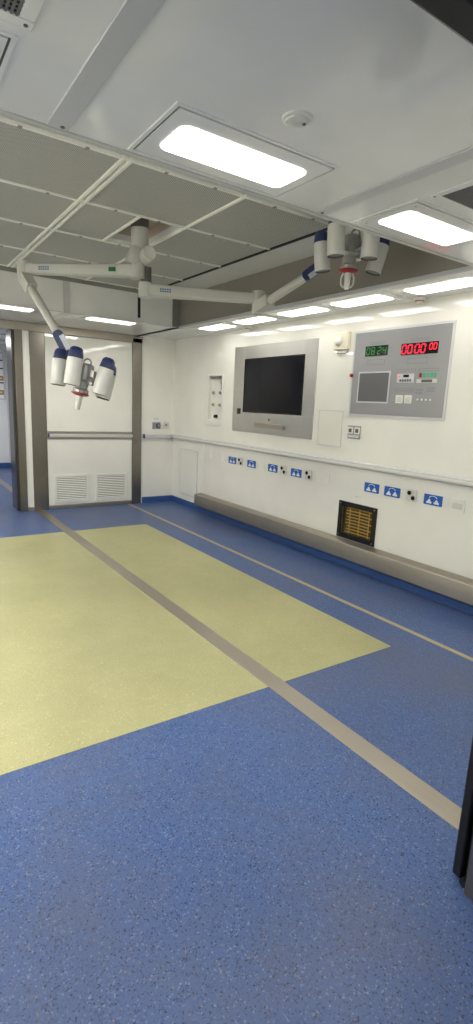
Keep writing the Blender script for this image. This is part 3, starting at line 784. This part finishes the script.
ceiling_grille(-.22, .38, 1.18, 1.64, 'dark ceiling grille in the top left corner')

t = thing('smoke_detector', (1.25, 1.56, ZC), 'round white smoke detector on the near ceiling', 'smoke detector')
bm = BM(); lathe(bm, [(.052, 0), (.052, .006), (.047, .009)], (1.25, 1.56, ZC), (0, 0, -1), 32); obj('base', bm, WHITE, t)
bm = BM(); lathe(bm, [(.041, .008), (.038, .014), (.028, .018), (.012, .019)], (1.25, 1.56, ZC), (0, 0, -1), 32); obj('chamber', bm, PALE, t)
bm = BM(); lathe(bm, [(.006, .016), (.006, .021)], (1.268, 1.545, ZC), (0, 0, -1), 10); obj('indicator', bm, DARKG, t)
def heat_sensor(x, y, label):
    t = thing('ceiling_sensor', (x, y, ZC), label, 'sensor', 'small round sensors over the right wall')
    bm = BM(); lathe(bm, [(.048, 0), (.048, .016), (.04, .024)], (x, y, ZC), (0, 0, -1), 24); obj('base', bm, WHITE, t)
    bm = BM(); lathe(bm, [(.041, .017), (.041, .025), (.028, .030), (.028, .042), (.01, .046)], (x, y, ZC), (0, 0, -1), 24, [0, 0, 1, 1]); obj('ring', bm, [mat('dull_red_ring', rgb(170, 96, 100), .5), WHITE], t)
    return t
hs = heat_sensor(3.875, 3.04, 'small red ringed sensor above the control panel')
copy_thing(hs, (3.875, 5.56, ZC), 'small red ringed sensor above the monitor')

# ------------------------------------------------------------------ twin surgical lamp on its ceiling pole
PX, PY = 1.858, 4.25
T = thing('surgical_light', (PX, PY, ZH), 'twin headed surgical lamp with white arms hanging from the ceiling', 'surgical light')
bm = BM()
lathe(bm, [(.074, .129), (.074, .02), (.070, .016)], (PX, PY, ZH), (0, 0, 1), 28)
part_label(obj('ceiling_collar', bm, DARKG, T), 'dark collar in the ceiling opening')
bm = BM(); lathe(bm, [(.070, .018), (.072, -.13), (.069, -.15), (.069, -.20)], (PX, PY, ZH), (0, 0, 1), 28)
lathe(bm, [(.062, -.02), (.070, .0), (.070, .10), (.060, .14)], (PX - .005, PY, ZH - .14), V((-.30, .06, -.62)), 24)
obj('pole', bm, ARMW, T)
hubdir = (RT * .55 - FW * .83).normalized()
bm = BM(); lathe(bm, [(.060, 0), (.060, .115), (.052, .122), (.046, .118)], V((PX + .03, PY - .01, ZH - .205)), hubdir, 28, [0, 0, 1]); obj('pivot_cover', bm, [ARMW, WHITE], T)
bm = BM(); lathe(bm, [(.046, 0), (.046, .13)], (PX + .055, PY, 2.545), (0, 0, 1), 24); part_label(obj('pivot', bm, DARKG, T), 'dark grey pivot')
ZL, ZR = 2.635, 2.500
E1 = V((1.101, 4.883, ZL)); E2 = V((2.767, 3.842, ZR))
def flat_arm(p0, p1, hw, hh, name):
    """horizontal box arm with rounded ends"""
    bm = BM(); d = (p1 - p0).normalized(); s = d.cross(V((0, 0, 1))).normalized()
    sec = []
    for (sx, sy, a0) in ((1, 1, 0), (-1, 1, pi / 2), (-1, -1, pi), (1, -1, 1.5 * pi)):
        for k in range(5):
            a = a0 + k / 4 * pi / 2; r = min(hw, hh) * .45
            sec.append((sx * (hw - r) + r * math.cos(a), sy * (hh - r) + r * math.sin(a)))
    ra = [bm.verts.new(p0 + s * a + V((0, 0, b))) for a, b in sec]; rb = [bm.verts.new(p1 + s * a * .8 + V((0, 0, b * .8))) for a, b in sec]
    m = len(sec)
    for k in range(m): bm.faces.new((ra[k], ra[(k + 1) % m], rb[(k + 1) % m], rb[k]))
    bm.faces.new(ra); bm.faces.new(rb)
    lathe(bm, [(hw * 1.15, -hh * 1.15), (hw * 1.15, hh * 1.15)], p0, (0, 0, 1), 24)
    lathe(bm, [(hw * 1.05, -hh * 1.0), (hw * 1.05, hh * 1.25)], p1, (0, 0, 1), 24)
    return obj(name, bm, ARMW, T), s, d
def arm_label(par, c, d, n, w, h, m, name, ink=None):
    bm = BM(); obox(bm, c, d, (0, 0, 1), n, w / 2, h / 2, .001, 0)
    if ink:
        for k, f in enumerate((.22, -.2)):
            for j in range(5):
                obox(bm, c + V((0, 0, h * f)) + d * (w * (-.38 + .19 * j)) + n * .0012, d, (0, 0, 1), n, w * .07, h * .14, .0006, 1)
    return obj(name, bm, [m] + ([ink] if ink else []), par)
pL = V((PX - .02, PY + .0, ZL)); pR = V((PX + .055, PY, ZR))
aL, sL, dL = flat_arm(pL, E1, .052, .049, 'arm')
aR, sR, dR = flat_arm(pR, E2, .052, .049, 'arm')
nL = sL if sL.dot(FW) < 0 else -sL; nR = sR if sR.dot(FW) < 0 else -sR
def on_arm(p0, p1, f, hw, n): return p0.lerp(p1, f) + n * (hw * (1 - .2 * f) + .0005)
arm_label(aL, on_arm(pL, E1, .80, .052, nL), dL, nL, .10, .04, LABELM, 'printed_label', INK)
arm_label(aL, on_arm(pL, E1, .20, .052, nL), dL, nL, .06, .034, LGREEN, 'green_label')
arm_label(aR, on_arm(pR, E2, .17, .052, nR), dR, nR, .10, .04, LABELM, 'printed_label', INK)

def lamp_head(hub, axis, pods, label):
    """white barrels with navy caps round a hub, red collar and sterile handle; axis points along the beam.
    pods = [(centre, beam direction), ...]"""
    a = V(axis).normalized()
    r = (RT - a * RT.dot(a)).normalized(); f = a.cross(r).normalized()
    if f.dot(FW) < 0: f = -f
    bm = BM()
    lathe(bm, [(.050, -.115), (.062, -.108), (.066, -.10), (.066, .005), (.05, .02), (.046, .07), (.05, .075), (.058, .08), (.058, .105)], hub, a, 28)
    obox(bm, hub + r * .06 - a * .02, r, f, a, .022, .035, .055)
    for c, p in pods:
        q = V(c) + V(p).normalized() * .03
        tube(bm, hub - a * .01, q, .017, .015, 14)
    loop = [hub - a * .09 + r * (.02 + .028 * math.cos(q)) - a * (.028 + .032 * math.sin(q)) - f * .03 for q in [i * 2 * pi / 16 for i in range(17)]]
    bend(bm, loop, .007, 8)
    head = obj('lamp_head', bm, HUBM, T, .002); part_label(head, label)
    for c, p in pods:
        bm = BM()
        lathe(bm, [(.012, -.150), (.032, -.146), (.046, -.13), (.0525, -.095), (.056, -.07), (.0545, -.069), (.057, -.058), (.058, .112), (.055, .124), (.052, .125), (.049, .114), (.02, .110)],
              V(c), V(p).normalized(), 28, [0, 0, 0, 0, 0, 1, 1, 1, 2, 2, 3], True, True)
        obj('lamp_pod', bm, [NAVY, LAMPW, DARKG, PLATE2], head)
    bm = BM(); lathe(bm, [(.05, .104), (.066, .108), (.066, .115), (.045, .124), (.026, .128)], hub, a, 30)
    part_label(obj('handle_guard', bm, RED, head), 'red guard disc above the handle')
    bm = BM(); lathe(bm, [(.024, .126), (.022, .16), (.020, .225), (.016, .232)], hub, a, 20); obj('sterile_handle', bm, LAMPW, head)
    return head, a
def spring_arm(E, zdrop, J):
    """elbow block under the arm end and the sprung tube"""
    bm = BM(); Eb = E + V((0, 0, -zdrop))
    lathe(bm, [(.05, 0), (.05, -zdrop - .03), (.042, -zdrop - .05)], E, (0, 0, 1), 24)
    d = (J - Eb).normalized(); s = d.cross(V((0, 0, 1))).normalized(); w = s.cross(d)
    obox(bm, Eb + d * .085, d, s, w, .10, .043, .045)
    lathe(bm, [(.042, .0), (.034, .18), (.031, (J - Eb).length)], Eb, d, 24)
    return obj('spring_arm', bm, ARMW, T, .004)
def yoke(J, K, H, a, lab_side):
    bm = BM(); d = (K - J).normalized(); s = d.cross(FW).normalized(); w = s.cross(d).normalized()
    rrect(bm, (J + K) / 2 - w * .03, d, s, w, (K - J).length + .05, .078, .034, .06)
    o = obj('yoke', bm, NAVY, T, .004)
    c = (J + K) / 2 - d * .01
    e = 1 if w.dot(FW) < 0 else -1
    bm = BM(); obox(bm, c + s * lab_side * .022 + w * (.0312 * e), d, s, w, .06, .018, .001); part_label(obj('label_plate', bm, LABELM, o), 'pale printed plate')
    bm = BM(); bend(bm, [K - d * .02, K + (H - a * .09 - K) * .5 - a * .02, H - a * .085], .018, 12); part_label(obj('yoke_arm', bm, ARMW, o), 'white yoke end')
# left head
H1 = V((1.301, 4.009, 1.745)); ax1 = V((-.19, .05, -.97)).normalized()
J1 = V((1.198, 4.274, 2.079)); K1 = V((1.267, 4.21, 1.911))
spring_arm(E1, .055, J1)
lamp_head(H1, ax1, [((1.178, 4.186, 1.818), (-.13, -.03, -.976)), ((1.204, 3.908, 1.818), (-.16, .02, -.977)),
                    ((1.393, 3.812, 1.755), (-.27, .05, -.958)), ((1.493, 4.033, 1.727), (-.277, -.03, -.96))],
          'left lamp head hanging low in front of the louvred door')
yoke(J1, K1, H1, ax1, 1)
# right head
H2 = V((2.804, 2.827, 2.668)); ax2 = V((-.03, .01, -1)).normalized()
J2 = V((2.75, 3.216, 2.572)); K2 = V((2.855, 3.132, 2.673))
spring_arm(E2, .075, J2)
pods = []
for b, k in (((2.752, 3.036, 2.578), .12), ((2.596, 2.750, 2.598), .05), ((2.779, 2.624, 2.592), -.02), ((3.051, 2.832, 2.584), -.24)):
    d = (V((0, 0, -1)) + V((.83, -.556, .0)) * k).normalized(); pods.append((V(b) - d * .125, d))
right_head, _ = lamp_head(H2, ax2, pods, 'right lamp head raised close to the near ceiling')
for sgn in (-1, 1):
    bm = BM(); q = V((.83, -.556, 0)) * sgn
    bend(bm, [H2 + ax2 * .12 + q * .030, H2 + ax2 * .16 + q * .046, H2 + ax2 * .20 + q * .044, H2 + ax2 * .222 + q * .028, H2 + ax2 * .205 + q * .016], .0055, 10)
    obj('grip_loop', bm, PALE, right_head)
yoke(J2, K2, H2, ax2, -1)

# ------------------------------------------------------------------ things glimpsed in the far room
def far_sign(x, y, z, w, h, m, label, group):
    t = thing('wall_sign', (x, y, z), label, 'sign', group)
    bm = BM(); box(bm, x - w / 2, x + w / 2, y - .012, y, z - h / 2, z + h / 2); obj('plate', bm, m, t, .003)
    bm = BM(); box(bm, x - w * .3, x + w * .3, y - .0135, y - .0115, z - h * .16, z + h * .16); obj('symbol', bm, PALE, t)
far_sign(2.22, YE - .0075, 1.955, .26, .10, GOLD, 'upper gold plate on the far window seen through the doorway', 'gold plates in the far room')
far_sign(2.22, YE - .0075, 1.655, .26, .10, GOLD, 'lower gold plate on the far window seen through the doorway', 'gold plates in the far room')
far_sign(2.475, YE, .90, .10, .13, LABELM, 'upper pale blue plate on the far room wall beside the doorway', 'blue plates in the far room')
far_sign(2.475, YE, .68, .10, .14, SIGNB, 'lower deep blue plate on the far room wall beside the doorway', 'blue plates in the far room')
bm = BM()
for y in (8.6, 9.4, 10.4, 11.4): box(bm, XL, 2.42, y, y + .03, ZC - .01, ZC)
struct(obj('trim_12', bm, GREYM))

# ------------------------------------------------------------------ light and view
w = bpy.data.worlds.new('world'); scene.world = w; w.use_nodes = True
w.node_tree.nodes['Background'].inputs[0].default_value = (.92, .96, 1.0, 1); w.node_tree.nodes['Background'].inputs[1].default_value = 0.6
scene.view_settings.view_transform = 'Standard'; scene.view_settings.look = 'None'
scene.view_settings.gamma = 1.0; scene.view_settings.use_curve_mapping = False
scene.view_settings.exposure = 1.28
scene.cycles.max_bounces = 10; scene.cycles.diffuse_bounces = 6; scene.cycles.glossy_bounces = 5
scene.cycles.use_denoising = True;  scene.cycles.caustics_reflective = False
